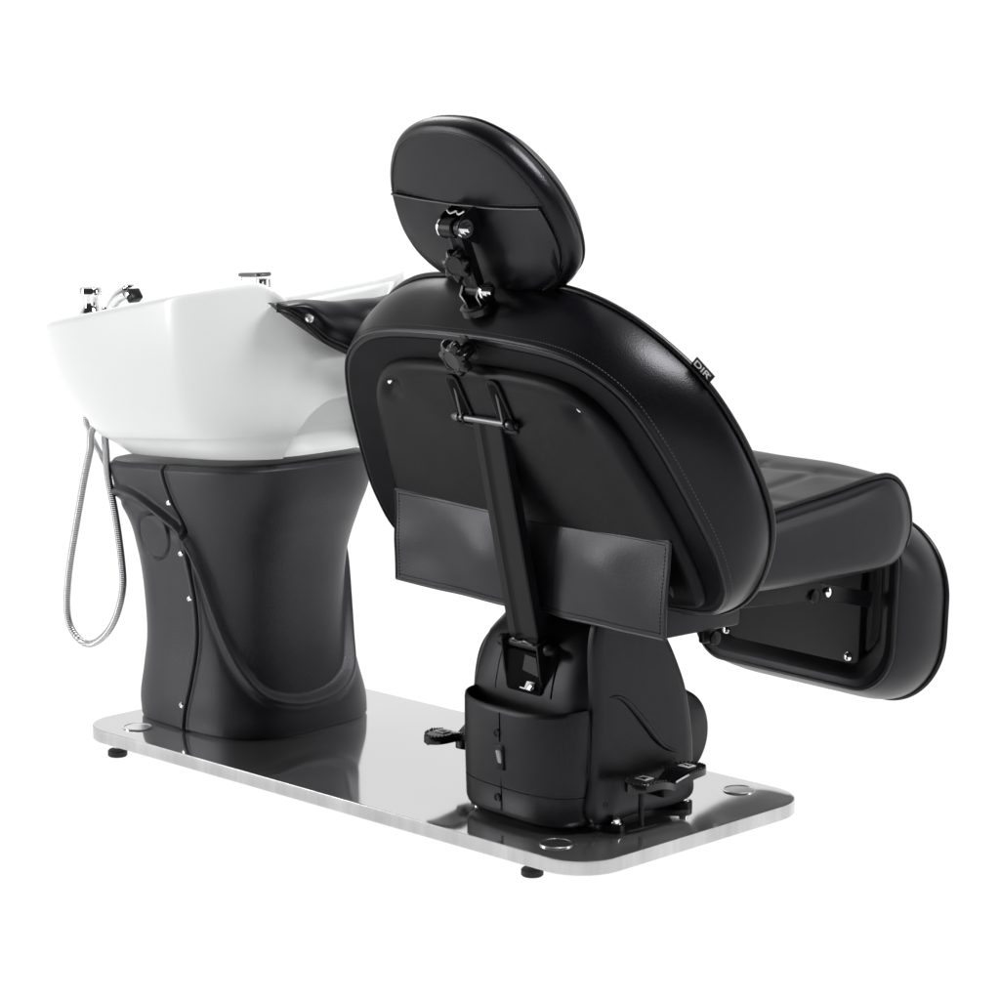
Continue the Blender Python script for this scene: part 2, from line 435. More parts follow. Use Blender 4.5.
# mixer with flat lever on the far corner of the deck
mx_, my_ = -.042, .475; z = rim_z(mx_)-.003
k_ = MB(); k_.lathe((mx_+.018, my_, z-.004), (0, 0, 1), [(0, .021), (.005, .021), (.007, .0165), (.045, .0155), (.050, .0150), (.051, 0)], 36)
mix = k_.build('mixer_tap', CHROME, wash)
k_ = MB(); fr = Matrix.Translation((mx_+.010, my_, z+.050)) @ Matrix.Rotation(math.radians(-4), 4, 'Y')
lo = spline([(.012, -.016), (.012, .016), (-.010, .016), (-.052, .009), (-.060, 0), (-.052, -.009), (-.010, -.016)], 40)
k_.prism(lo, fr, 0, .0075, .002); k_.build('lever', GREYMETAL, mix)
k_ = MB(); k_.cyl((mx_-.046, my_, z+.040), (mx_-.046, my_, z+.052), .0035); k_.build('lever_stop', CHROME, mix)
# --- shower hose
def from_plane(L): return L
hp = [(-.040, .150, .560), (-.063, .100, .524), (-.076, .100, .481), (-.093, .098, .427), (-.118, .098, .346), (-.146, .098, .249), (-.157, .099, .175), (-.143, .100, .135), (-.103, .101, .1165), (-.060, .104, .133), (-.022, .106, .173), (.001, .108, .232), (-.003, .110, .287), (-.021, .112, .368), (-.042, .114, .433), (-.052, .118, .478), (-.056, .124, .524), (-.03, .15, .575)]
h_ = MB(); h_.tube(spline(hp, 260, False), .0066, 14)
hose = h_.build('shower_hose', HOSE, wash)
h_ = MB(); h_.tube(spline([(-.06, .150, .575), (-.108, .120, .542), (-.102, .122, .506), (-.078, .124, .473), (-.052, .128, .440), (-.030, .14, .418), (0, .17, .41)], 80, False), .0052, 12)
h_.build('supply_hose', HOSE, wash)
# --- upholstered neck cushion draped over the dipped rim
def cush(s_, phi, grow=0.0):
    y = BY + .185*s_
    e = math.sqrt(max(0, 1-abs(s_)**3.2))
    top = .791-.012*(1-s_*s_)*math.cos(s_*2.2) + .0015*math.cos(3*PI*s_)
    low = .683+.109*abs(s_)**1.75
    zc = (top+low)/2-.006*(1-e); hz = max((top-low)/2, .004)*(.18+.82*e)
    xo = .455-.01*abs(s_)**2
    hx = .046*(.25+.75*e)*(1+.08*math.sin(9*s_+1.3))
    c, s2 = math.cos(phi), math.sin(phi)
    sg = lambda v, p: math.copysign(abs(v)**p, v)
    return (xo+(hx+grow)*sg(c, .85), y, zc+(hz+grow)*sg(s2, .9)+.004*math.sin(14*s_)*max(0, c))
cm = MB(); cr = []
for i in range(61):
    s_ = -1+2*i/60; cr.append([cush(s_, 2*PI*k/48) for k in range(48)])
cm.loft(cr)
cushion = cm.build('neck_cushion', LEATHER, wash, 60)
for dz_, rr in ((-.001, .0042), (-.010, .0035)):
    cm = MB(); cm.tube([Vector(cush(-1+2*i/60, -PI/2+.55))+Vector((.004, 0, dz_+.002)) for i in range(61)], rr, 10)
    cm.build('piping', PIPING, cushion)
for s_ in (-.62, .62):
    p = Vector(cush(s_*1.20, -.62)); cm = MB(); cm.lathe(p-Vector((.002, 0, 0)), (1, -.25*1, .1), [(0, .0085), (.004, .0085), (.0065, .006), (.007, 0)], 24)
    cm.build('snap_button', NICKEL, cushion)
offset_children(wash, (-BX, -BY, 0))

# ================================================================== SALON CHAIR
OX, OY = .992, .078; ANG = math.radians(-4.4); CY = .20
chair = empty('salon_chair', 'black leather reclining salon chair seen from behind, on the right half of the platform', 'chair',
              (OX - math.sin(ANG)*CY, OY + math.cos(ANG)*CY, 0), ANG)
def cframe(y, z, rec):
    """frame with x across, y up along the panel, z forwards"""
    r = math.radians(rec)
    return Matrix(((1, 0, 0, 0), (0, -math.sin(r), math.cos(r), y), (0, math.cos(r), math.sin(r), z), (0, 0, 0, 1)))
NB = 200
def match(ol, n=NB):
    """resample so that index 0 is the top centre and points run clockwise by equal angle-ish arc"""
    return spline(ol, n)
def lerp2(A, B_, t): return [(a[0]+(b[0]-a[0])*t, a[1]+(b[1]-a[1])*t) for a, b in zip(A, B_)]
def ring3(ol, t): return [(x, y, t) for x, y in ol]
def stitches(path, step, ln, r):
    m = MB(); 
    return m
def stitch_mesh(fr, pts, nrm, step=.006, ln=.0035, r=.0006):
    """row of little threads along pts (3-D, frame coordinates)"""
    m = MB(fr); P = [Vector(p) for p in pts]; acc = 0; nxt = 0
    for a, b in zip(P, P[1:]):
        L = (b-a).length
        if L < 1e-9: continue
        while nxt < acc+L:
            t = (nxt-acc)/L; p = a.lerp(b, t); d = (b-a).normalized()
            m.tube([p-d*ln/2, p, p+d*ln/2], [r*.5, r, r*.5], 5)
            nxt += step
        acc += L
    return m

# ---------------- backrest
FB = cframe(.082, .482, 26)
backO = match(mirror([(0, .327), (.10, .325), (.20, .317), (.27, .297), (.33, .252), (.366, .180), (.388, .10), (.404, .02), (.405, -.03), (.394, -.08), (.352, -.118), (.28, -.128), (.15, -.13), (0, -.13)]))
frontO = match(mirror([(0, .366), (.11, .364), (.20, .352), (.28, .320), (.345, .273), (.392, .220), (.422, .150), (.436, .07), (.432, 0), (.405, -.065), (.352, -.135), (.285, -.188), (.2, -.215), (0, -.225)]))
TB = .105
backO = [(x-.014, y) for x, y in backO]; frontO = [(x*.992-.017, y) for x, y in frontO]
br = []
def noise2(x, y, s): return noise.noise(Vector((x*s, y*s, 3.1)))
for ins, t in ((.35, .002), (.12, .002), (.05, .001), (.012, 0), (.004, .0008)): br.append(ring3(inset(backO, min(ins, .1)) if ins < .2 else [(x*.3, y*.3+.05) for x, y in backO], t))
for k in range(0, 25):
    s_ = k/24; o_ = lerp2(backO, frontO, sstep(0, 1, s_)*.35+s_*.65); bul = .012*math.sin(PI*s_)**.8
    o_ = inset(o_, -bul)
    br.append([(x, y, TB*s_ + .0022*math.sin(x*38+y*22)*math.sin(PI*s_)) for x, y in o_])
for ins, t in ((.004, .004), (.012, .012), (.022, .022), (.040, .034), (.065, .042), (.10, .048)): br.append(ring3(inset(frontO, ins) if ins < .03 else shrink(frontO, ins), TB+t))
br.append(ring3([(x*.3, y*.3+.03) for x, y in frontO], TB+.058))
m = MB(FB); m.loft(br); backrest = m.build('backrest', LEATHER, chair, 70)
m = MB(FB); m.tube(ring3(inset(frontO, -.003), TB+.001), .0052, 10, True); m.build('piping', PIPING, backrest)
m = MB(FB); m.tube(ring3(inset(backO, .001), .0005), .0022, 8, True); lab(m.build('seam_welt', LEATHER2, backrest), 'stitched seam round the rear panel')
q9 = .085; st = [(x, y, TB*q9+.0022*math.sin(x*38+y*22)*math.sin(PI*q9)) for x, y in inset(lerp2(backO, frontO, sstep(0, 1, q9)*.35+q9*.65), -(.012*math.sin(PI*q9)**.8+.0003))]
stitch_mesh(FB, st+st[:1], None, .0062, .0038, .0007).build('stitching', STITCH, backrest)
# flat backing cloth and raised padded panel
m = MB(FB); m.loft([ring3(inset(backO, .010), 0.0), ring3(inset(backO, .011), -.0016), ring3([(x*.3, y*.3) for x, y in backO], -.002)][::1])
m.build('backing', FABRICK, backrest)
padO = match(mirror([(0, .280), (.10, .280), (.18, .273), (.235, .254), (.276, .212), (.300, .15), (.322, .08), (.337, .0), (.342, -.06), (.335, -.098), (.30, -.112), (.2, -.115), (0, -.115)]))
def pad_d(x, y):
    d = 0
    for sx_ in (-.224, .224): d += .012*math.exp(-((x-sx_)**2+(y-.234)**2)/(2*.015**2))
    d += .0016*noise2(x, y, 9)
    return d
m = MB(FB); rr = []
for ins, t in ((0, .001), (0, -.003), (.0015, -.009), (.005, -.0145), (.011, -.018), (.02, -.020)): rr.append(ring3(inset(padO, ins), t))
base_in = inset(padO, .02)
for q in range(1, 33):
    sc = 1-q/33; ol_ = [(x*sc, .09+(y-.09)*sc) for x, y in base_in]; rr.append([(x, y, -.020-.002*(1-sc)+pad_d(x, y)) for x, y in ol_])
m.loft(rr); pad = m.build('rear_panel', PANEL, backrest, 70)
for sx_ in (-.224, .224):
    d = MB(FB); d.lathe((sx_, .234, -.0125), (0, 0, -1), [(0, .0062), (.002, .0062), (.0045, .0045), (.0052, 0)], 20); d.build('screw', CHROME, pad)
# dimples need denser mesh near the screws: the radial rings above already carry them
# slots for the hinge tabs
for sx_ in (-.048, .048):
    so = rrect(sx_-.014, sx_+.014, .172, .268, .010, 6)
    so = [(x+(.268-y)*.06*(1 if x > sx_ else -1), y) for x, y in so]
    d = MB(FB); d.loft([ring3(so, -.0185), ring3(so, -.0235), ring3(inset(so, .002), -.0245), ring3(inset(so, .005), -.0240), ring3(inset(so, .006), -.0232)])
    s1 = d.build('hinge_slot', PANEL, pad)
    d = MB(FB); d.loft([ring3(inset(so, .0075), -.0225), ring3(inset(so, .0078), -.0238)]); d.build('slot_gap', DARKGAP, s1)
# hanging pocket
def pocket_pt(a, b):
    """a -1..1 across, b 0 top .. 1 bottom, chair coordinates"""
    x = .324*a*(1-.02*b)
    yy = .0585-.004*b + .002*math.sin(3*a+1) - .012*math.exp(-((a+.45-.25*b)/.28)**2)*math.sin(PI*b)**.8 - .013*math.exp(-((a-.55-.1*b)/.28)**2)*math.sin(PI*b) + .012*math.exp(-((a-.12)/.12)**2)*b
    yy += .0035*noise.noise(Vector((a*2.2+b, b*1.6, .4)))*math.sin(PI*min(1, b*1.02))
    z = .4875-.149*b + .002*noise.noise(Vector((a*3, b*2, 7))) + .002*a*a - .0015*math.cos(a*5)*(1-b)
    return x, yy, z
PTH = .0030
m = MB(); G, H = 120, 44
fr_, bk_ = [], []
for j in range(H+1):
    fr_.append([pocket_pt(-1+2*i/G, j/H) for i in range(G+1)])
rows = []
for j in range(H+1):
    row = fr_[j]; back = [(x, y+PTH, z) for x, y, z in reversed(row)]
    rows.append(row+back)
m.loft(rows); pocket = m.build('storage_pocket', LEATHER2, backrest, 60)
edge = [pocket_pt(-1, j/20) for j in range(21)]+[pocket_pt(-1+2*i/60, 1) for i in range(61)]+[pocket_pt(1, 1-j/20) for j in range(21)]
m = MB(); m.tube([(x, y+.001, z) for x, y, z in edge], .0027, 8); m.tube([(x, y+.001, z) for x, y, z in [pocket_pt(-1+2*i/60, 0) for i in range(61)]], .0030, 8)
m.build('pocket_binding', LEATHER2, pocket)
ie = [pocket_pt(-.972, j/20) for j in range(1, 20)]+[pocket_pt(-.972+1.944*i/60, .94) for i in range(61)]+[pocket_pt(.972, 1-j/20) for j in range(1, 20)]
m = stitch_mesh(None, [(x, y-.0004, z) for x, y, z in ie], None, .0058, .0036, .0007)
mm = stitch_mesh(None, [(x, y-.0004, z) for x, y, z in [pocket_pt(-.972+1.944*i/60, .045) for i in range(61)]], None, .0058, .0036, .0007)
off = len(m.v); m.v += mm.v; m.f += [tuple(i+off for i in q) for q in mm.f]
m.build('stitching', DARKGAP, pocket)
# --- star knob
def star_knob(fr, r, h, stem):
    m = MB(fr); N_ = 112; rings = []
    def lobes(sc, d):
        return [((r*sc*(1+.15*math.cos(7*2*PI*k/N_)))*math.cos(2*PI*k/N_), (r*sc*(1+.15*math.cos(7*2*PI*k/N_)))*math.sin(2*PI*k/N_), d) for k in range(N_)]
    def circ(rr_, d): return [(rr_*math.cos(2*PI*k/N_), rr_*math.sin(2*PI*k/N_), d) for k in range(N_)]
    m.loft([circ(r*.42, 0), circ(r*.42, stem), lobes(.80, stem+.001), lobes(.93, stem+.003), lobes(.97, stem+.4*h), lobes(.93, stem+.8*h), lobes(.80, stem+.97*h), circ(r*.66, stem+h*1.0), circ(r*.62, stem+h*1.06), circ(r*.56, stem+h*1.06), circ(r*.52, stem+h*.98), circ(r*.2, stem+h*.96)])
    return m
def back_at(u, v, t=0, rz=0):
    """frame on the backrest whose z axis points backwards"""
    return FB @ Matrix.Translation((u, v, t)) @ Matrix.Rotation(PI, 4, 'Y') @ Matrix.Rotation(rz, 4, 'Z')
m = star_knob(back_at(-.002, .309, -.006, .2), .029, .018, .018); kb = m.build('star_knob', KNOBP, backrest)
m = MB(FB); m.lathe((-.006, .306, .001), (0, 0, -1), [(0, .023), (.003, .023), (.0045, .021), (.005, 0)], 32); m.build('knob_plate', BLACKMETAL, kb)
# --- maker's tag on the piping
iu = min(range(NB), key=lambda k: (frontO[k][0]-.372)**2+(frontO[k][1]-.247)**2)
pA = Vector(frontO[iu-3]); pB = Vector(frontO[iu+3])
tx = (Vector((*frontO[iu+3], 0))-Vector((*frontO[iu-3], 0))).normalized(); nn = Vector((-tx.y, tx.x, 0)); 
if nn.dot(Vector((1, 1, 0))) < 0: nn = -nn
p0 = Vector((*frontO[iu], TB+.002))
TF = FB @ Matrix(((tx.x, nn.x, 0, p0.x), (tx.y, nn.y, 0, p0.y), (0, 0, -1, p0.z), (0, 0, 0, 1)))
TW = .0195
m = MB(TF); m.box((0, .0150, 0), (TW*2, .024, .0016), None, .0005)
tag_ = m.build('label_tag', RUBBER, backrest); lab(tag_, 'small black sewn-in tag with white letters')
def text_mesh(txt, size):
    cu = bpy.data.curves.new('t', 'FONT'); cu.body = txt; cu.size = size; cu.align_x = 'CENTER'; cu.align_y = 'CENTER'; cu.extrude = .0002; cu.offset = size*.012
    o = bpy.data.objects.new('t', cu); C.objects.link(o); dg = bpy.context.evaluated_depsgraph_get()
    me = bpy.data.meshes.new_from_object(o.evaluated_get(dg)); bpy.data.objects.remove(o); return me
def put_text(txt, size, fr, mat, parent, name='lettering'):
    me = text_mesh(txt, size); me.transform(fr); me.materials.append(mat)
    o = bpy.data.objects.new(name, me); C.objects.link(o); o.parent = parent; return o
tf2 = TF @ Matrix.Translation((-.002, .0160, .0010))
put_text('DIR', .0195, tf2, WHITEPRINT, tag_)
m = MB(tf2); m.tube([(.0145+.0016*math.cos(a*PI/6), .0055+.0016*math.sin(a*PI/6), 0) for a in range(12)], .0005, 6, True); m.build('registered_mark', WHITEPRINT, tag_)
# --- hinge bracket and rod at the top of the strut
PY, PZ = -.024, .644
m = MB()
m.cyl((-.062, PY, PZ), (.062, PY, PZ), .0062, 20)
rod = m.build('hinge_pin', GREYMETAL, backrest)
for s_ in (-1, 1):
    d = MB(); d.lathe((s_*.060, PY, PZ), (s_, 0, 0), [(0, .0090), (.010, .0090), (.0115, .0080), (.0116, .0060), (.016, .0060), (.018, .0045), (.0182, 0)], 20); d.build('pin_cap', GREYMETAL if s_ < 0 else BLACKMETAL, rod)
    pts = []
    A = FB @ Vector((0, .262, -.018)); B_ = FB @ Vector((0, .150, -.018))
    tabo = [(A.y, A.z), (PY-.004, PZ+.010), (PY-.009, PZ), (PY-.004, PZ-.008), (PY+.006, PZ-.009), (B_.y, B_.z)]
    fr = Matrix(((0, 0, 1, s_*.049), (1, 0, 0, 0), (0, 1, 0, 0), (0, 0, 0, 1)))
    d = MB(); d.prism(tabo, fr, -.0017, .0017, .0004); d.build('hinge_tab', BLACKMETAL, backrest)
    d = MB(); d.tube([(s_*.049, A.y-.001, A.z), (s_*.049, PY-.009, PZ+.004)], .0017, 8); d.build('tab_edge', GREYMETAL, rod)

# ---------------- recline strut
m = MB(); top_, bot_ = Vector((0, PY+.006, PZ-.004)), Vector((0, .060, .286))
ax_ = (bot_-top_).normalized(); ou = Vector((0, -ax_.z, ax_.y))
if ou.y > 0: ou = -ou
rows = []
for k in range(2):
    p = top_ if k == 0 else bot_; wd = .033 if k == 0 else .0345
    sec = [(-wd, -.012), (-wd, .0035), (-wd+.002, .006), (-.016, .0065), (-.011, .0035), (-.006, .0025), (-.002, .0025), (.003, .0065), (wd-.002, .006), (wd, .0035), (wd, -.012), (wd-.003, -.012), (wd-.003, 0), (-wd+.003, 0), (-wd+.003, -.012)]
    rows.append([p+Vector((u, 0, 0))+ou*d for u, d in sec])
m.loft(rows); strut = m.build('recline_strut', BLACKMETAL, chair, 25)

# ---------------- motor housing
def hring(z, hu, y0, y1, n, N=120, cyk=None):
    out = []; cy = (y0+y1)/2; b = (y1-y0)/2
    for k in range(N):
        th = 2*PI*k/N; x, y = selp(0, cy, hu, b, n, th); out.append((x, y, z))
    return out
HP = [(.014, .138, .055, .270, 7), (.02, .143, .050, .276, 8), (.06, .146, .048, .282, 8), (.12, .146, .048, .280, 8), (.18, .145, .050, .274, 7), (.22, .143, .055, .264, 6), (.25, .144, .063, .252, 5), (.28, .138, .074, .240, 4.4), (.30, .130, .085, .232, 3.2), (.32, .115, .098, .224, 3.0), (.335, .10, .11, .217, 2.8)]
m = MB(); m.loft([hring(*sinterp_row) for sinterp_row in [(z, *[sinterp([(r[0], r[c]) for r in HP], z) for c in (1, 2, 3, 4)]) for z in [.014+.0107*k for k in range(31)]]])
housing = m.build('motor_housing', HOUSING, chair, 60)
# rear battery cover: bulging box with an open rim
def bump(z, ins=0, drop=0):
    out = []
    for k in range(61):
        a = PI+PI*k/60; c, s_ = math.cos(a), math.sin(a)
        hb = .066 + .004*sstep(.03, .15, z)
        r = (abs(c/.131)**2.7+abs(s_/hb)**2.7)**(-1/2.7)
        out.append(((r-ins)*c+.009, .066+(r-ins)*s_, z))
    return out
def close(o): return o+[(.12-.04*0, .075, o[0][2]), (-.12, .075, o[0][2])]
m = MB(); rr = [bump(.012, .010), bump(.016, .004), bump(.024, .001), bump(.060, 0), bump(.0608, .0016), bump(.0628, .0016), bump(.0636, 0), bump(.12), bump(.180), bump(.1875, .0012), bump(.1895, .004), bump(.1875, .007), bump(.174, .009), bump(.1725, .02), bump(.172, .055)]
# rim rises slightly towards both corners
def rimup(o): return [(x, y, z+(.012*(abs(x)/.146)**3 if z > .15 else 0)) for x, y, z in o]
m.loft([close(rimup(o)) for o in rr])
cover = m.build('rear_cover', HOUSING, housing, 50)
m = MB(); m.tube([(.009, -.0007, z) for z in (.022, .09)], .0009, 6); m.build('seam', DARKGAP, cover); m = MB(); m.tube([(.009, -.0042, .135), (.009, -.0046, .182)], .0009, 6)
m.build('seam', DARKGAP, cover)
m = MB(); m.box((.009, -.0035, .110), (.020, .004, .040), None, .001); sw = m.build('switch', BLACKMETAL, cover)
m = MB(); m.box((.011, -.0062, .112), (.009, .005, .022), Matrix.Rotation(.25, 3, 'X'), .0015); m.build('rocker', simple('grey_rocker', (.35, .35, .36), .3), sw)
for z_, x_ in ((.148, .003), (.042, 0)):
    m = MB(); m.lathe((x_, .004 if z_ < .1 else .0, z_), (0, -1, 0), [(0, .007), (.0060, .007), (.0062, .005), (.0050, .0035), (.0050, 0)], 20); m.build('screw', BLACKMETAL, cover)
m = MB(); m.box((-.126, .050, .040), (.010, .012, .012), None, .002); m.build('plug', BLACKMETAL, cover)
# side cover plate with a swept relief
for s_ in (1, -1):
    so = spline([(.064, .020), (.066, .10), (.070, .20), (.068, .30), (.085, .345), (.13, .36), (.185, .345), (.225, .295), (.252, .246), (.271, .198), (.284, .13), (.287, .07), (.280, .022), (.17, .016)], 120)
    if s_ == -1: so = spline([(.072, .020), (.072, .10), (.074, .18), (.080, .225), (.092, .255), (.116, .278), (.15, .293), (.19, .292), (.225, .27), (.25, .23), (.268, .18), (.282, .13), (.285, .07), (.278, .022), (.17, .016)], 120)
    fr = Matrix(((0, 0, s_, 0), (1, 0, 0, 0), (0, 1, 0, 0), (0, 0, 0, 1)))
    m = MB(); rings = []
    for ins, d in ((0, .134), (0, .143), (.0012, .1465), (.004, .1485), (.02, .1500), (.05, .1510)): rings.append([fr @ Vector((*q, d)) for q in (inset(so, ins) if ins < .01 else shrink(so, ins))])
    rings.append([fr @ Vector((.17+(q[0]-.17)*.2, .16+(q[1]-.16)*.2, .1512)) for q in so])
    m.loft(rings); sc_ = m.build('side_cover', HOUSING, housing, 50)
    pth = spline([(.098, .215), (.115, .214), (.134, .204), (.166, .172), (.203, .130), (.228, .112), (.252, .104)], 50, False)
    m = MB(); P = []
    for i, (a, b) in enumerate(pth):
        e = math.sin(PI*min(1, max(0, i/49)))**.6; P.append((fr @ Vector((a, b, .1500)), .0062*e+.0004))
    m.tube([p for p, _ in P], [r for _, r in P], 12); m.build('relief', HOUSING, sc_, 60)
    m = MB(); m.lathe(fr @ Vector((.092, .045, .1495)), fr.to_3x3() @ Vector((0, 0, 1)), [(0, .005), (.0012, .005), (.0014, .0035), (.0005, .003), (.0005, 0)], 16); m.build('screw', BLACKMETAL, sc_)
# front drum
m = MB(); m.lathe((-.105, .292, .112), (1, 0, 0), [(0, .068), (.006, .076), (.02, .079), (.19, .079), (.204, .076), (.21, .068), (.21, 0)], 72)
m.build('front_drum', HOUSING, housing, 40)
# groove outlines on the rear of the body
def body_y(x, z):
    hu, y0, y1, n = [sinterp([(r[0], r[c]) for r in HP], z) for c in (1, 2, 3, 4)]
    cy, b = (y0+y1)/2, (y1-y0)/2; q = max(0, 1-abs(x/hu)**n)**(1/n); return cy-b*q
# recessed hinge box at the strut foot
m = MB(); g = [(x, body_y(x, z)-.0006, z) for x, z in ((.066, .205), (.066, .235), (.066, .262), (.060, .274), (.045, .279), (.02, .281))]
m.tube(spline(g, 40, False), .0013, 6); m.build('panel_groove', DARKGAP, housing); m = MB(); m.tube([(-.066, body_y(-.066, z)-.0002, z) for z in (.20, .22, .24, .26, .275)], .0008, 6); m.build('panel_groove', DARKGAP, housing)
m = MB(); bo = rrect(-.038, .046, .205, .272, .008, 5); fr = Matrix(((1, 0, 0, 0), (0, 0, 1, 0), (0, 1, 0, 0), (0, 0, 0, 1)))
m.prism(bo, fr, .050, .085, .001); hb_ = m.build('hinge_box', DARKGAP, housing)
for x_ in (-.038, .046):
    tabo = [(.040, .285), (.058, .296), (.072, .290), (.078, .262), (.078, .208), (.055, .206), (.046, .240)]
    fr2 = Matrix(((0, 0, 1, x_), (1, 0, 0, 0), (0, 1, 0, 0), (0, 0, 0, 1)))
    m = MB(); m.prism(tabo, fr2, -.002, .002, .0005); m.build('hinge_tab', BLACKMETAL, hb_)
m = MB(); m.cyl((-.046, .056, .281), (.058, .056, .281), .0075, 20)
pin2 = m.build('lower_pin', BLACKMETAL, strut)
for s_, x_ in ((-1, -.044), (1, .056)):
    m = MB(); m.lathe((x_, .056, .281), (s_, 0, 0), [(0, .0105), (.010, .0105), (.016, .007), (.018, 0)], 20); m.build('pin_cap', BLACKMETAL, pin2)
m = MB(); m.tube(spline([(-.022, .047, .287), (-.012, .045, .290), (0, .048, .286), (.012, .045, .289), (.030, .047, .286)], 24, False), .0022, 8); m.build('weld', GREYMETAL, pin2)
m = MB(); m.box((.024, .047, .2195), (.020, .004, .013), Matrix.Rotation(-.5, 3, 'X'), .001); m.box((.012, .048, .2125), (.026, .003, .004), None, .0008); m.build('clip', CHROME, hb_)
m = MB(); m.prism([(.010, .268), (.036, .266), (.042, .236), (.004, .242)], Matrix(((1, 0, 0, 0), (0, 0, 1, .0480), (0, 1, 0, 0), (0, 0, 0, 1))), .002, 0, .0004); m.build('inner_plate', KNOBP, hb_)

# underframe beneath the seat
m = MB(); m.box((0, .255, .343), (.40, .165, .076), None, .006); uf = m.build('underframe', HOUSING, chair, 40)
for s_ in (-1, 1):
    m = MB(); m.box((s_*.196, .375, .347), (.012, .29, .034), Matrix.Rotation(-.06, 3, 'X'), .002); arm = m.build('support_arm', BLACKMETAL, uf)
    m = MB(); m.lathe((s_*.202, .505, .330), (s_, 0, 0), [(0, .011), (.004, .011), (.006, .006), (.006, 0)], 20); m.build('bolt', BLACKMETAL, arm)
    m = MB(); m.lathe((s_*.200, .277, .293), (s_, 0, 0), [(0, .011), (.005, .011), (.007, .006), (.007, 0)], 20); m.build('pivot_bolt', BLACKMETAL, arm)
    m = MB(); m.box((s_*.185, .277, .297), (.012, .03, .028), None, .004); m.build('pivot_lug', BLACKMETAL, arm)

# ---------------- seat
SH = .285
sp = spline([(.10, .395), (.09, .43), (.11, .465), (.20, .487), (.32, .502), (.45, .517), (.55, .530), (.590, .527), (.616, .507), (.632, .475), (.636, .44), (.628, .415), (.612, .392), (.575, .379), (.45, .377), (.30, .379), (.15, .384)], 140)
def seat_pt(p, u):
    y, z = p; e = 1-abs(u/SH)**2.4
    topf = sstep(.44, .50, z)
    z += .007*max(0, e)**.7*topf
    if y > .5: y += .006*max(0, e)*sstep(.38, .45, z)
    # stitched tufting grooves on the top face
    if topf > .6:
        g = 0
        for yl in (.17, .34, .51): g += math.exp(-((y-yl-.03*(u/.28)**2)/.013)**2)
        for ul in (-.19, -.065, .065, .19): g += .8*math.exp(-((u-ul)/.012)**2)*sstep(.55, .50, y)
        z -= .0055*min(g, 1.2)*max(0, e)**.5
        z += .003*noise.noise(Vector((u*9, y*9, 1.0)))
    return (u, y, z)
us = [-SH+2*SH*k/160 for k in range(161)]
rings = [[(-SH+.004, *q) for q in inset(sp, .02)], [(-SH-.006*0, *q) for q in inset(sp, .004)]]
def side_bul(s_):  # gentle bulge on the side faces
    return [[(s_*(SH+.020), .36+(p[0]-.36)*.4, .45+(p[1]-.45)*.4) for p in sp], [(s_*(SH+.0185), .36+(p[0]-.36)*.72, .45+(p[1]-.45)*.68) for p in sp], [(s_*(SH+.014), .36+(p[0]-.36)*.88, .45+(p[1]-.45)*.85) for p in sp], [(s_*(SH+.008), *q) for q in inset(sp, .006)], [(s_*(SH+.002), *q) for q in inset(sp, .002)]]
rings = side_bul(-1)+[[seat_pt(p, u) for p in sp] for u in us]+list(reversed(side_bul(1)))
m = MB(); m.loft(rings); seat = m.build('seat', LEATHER, chair, 60)
for s_ in (-1, 1):
    idx = [k for k in range(140)]
    path = [(s_*(SH+.002), p[0], p[1]) for p in inset(sp, -.001) if p[1] > .405 and p[0] > .10]
    path.sort(key=lambda q: math.atan2(q[2]-.42, q[1]-.36), reverse=True)
    m = MB(); m.tube(path, .0042, 8); m.build('piping', PIPING, seat)

# ---------------- leg rest
FL = cframe(.650, .285, -3)
def half_top(x1, y0, y1, r):
    q = rrect(-x1, x1, y0, y1, r, 24); i = next(k for k, p in enumerate(q) if p[0] < 0); return resample([(0, y1)]+q[i:]+q[:i], NB)
legR = half_top(.250, -.138, .160, .085)
legF = half_top(.250, -.172, .138, .125); TLG = .125
legR = [(x*(.86 if x < 0 else 1), y) for x, y in legR]; legF = [(x*(.86 if x < 0 else 1), y) for x, y in legF]
rings = []; panO = shrink(legR, .050)
rings.append(ring3([(x*.3, y*.3) for x, y in panO], .020)); rings.append(ring3(panO, .020)); rings.append(ring3(panO, .018)); rings.append(ring3(shrink(legR, .040), .010)); rings.append(ring3(inset(legR, .028), .001)); rings.append(ring3(shrink(legR, .016), -.003)); rearframe = rings; rings = [ring3([(x*.3, y*.3) for x, y in panO], .045), ring3(shrink(legR, .018), .010), ring3(shrink(legR, .0165), -.0025), ring3(inset(legR, .005), -.002)]
for k in range(15):
    s_ = k/14; o_ = inset(lerp2(legR, legF, s_), -.010*math.sin(PI*s_)**.8); rings.append([(x, y-(.002*sstep(-.05, -.15, y)*-s_), TLG*s_-.0*y) for x, y in o_])
for ins, t in ((.002, .006), (.010, .020), (.025, .034), (.05, .044), (.09, .050)): rings.append([(x, y+.002*sstep(-.05, -.15, y), TLG+t) for x, y in shrink(legF, ins)])
rings.append(ring3([(x*.2, y*.2) for x, y in legF], TLG+.054))
m = MB(FL); m.loft(rings); leg = m.build('leg_rest', LEATHER, chair, 70)
m = MB(FL); m.tube([(x, y+.002*sstep(-.05, -.15, y), TLG+.001) for x, y in inset(legF, -.002)], .0045, 10, True); m.build('piping', PIPING, leg)
m = MB(FL); m.tube(ring3(inset(legR, .001), -.0005), .0036, 10, True); lab(m.build('piping', PIPING, leg), 'rear piping')
m = MB(FL); m.loft(rearframe, True, False); m.build('rear_frame', PANEL, leg, 50)
m = MB(FL); po = rrect(-.165, .165, -.100, .115, .012, 6); po = [(x*(1-.10*(y+.10)), y) for x, y in po]
m.prism(po, Matrix.Identity(4), .024, .010, .0015); lp = m.build('rear_board', BLACKMETAL, leg, 30)
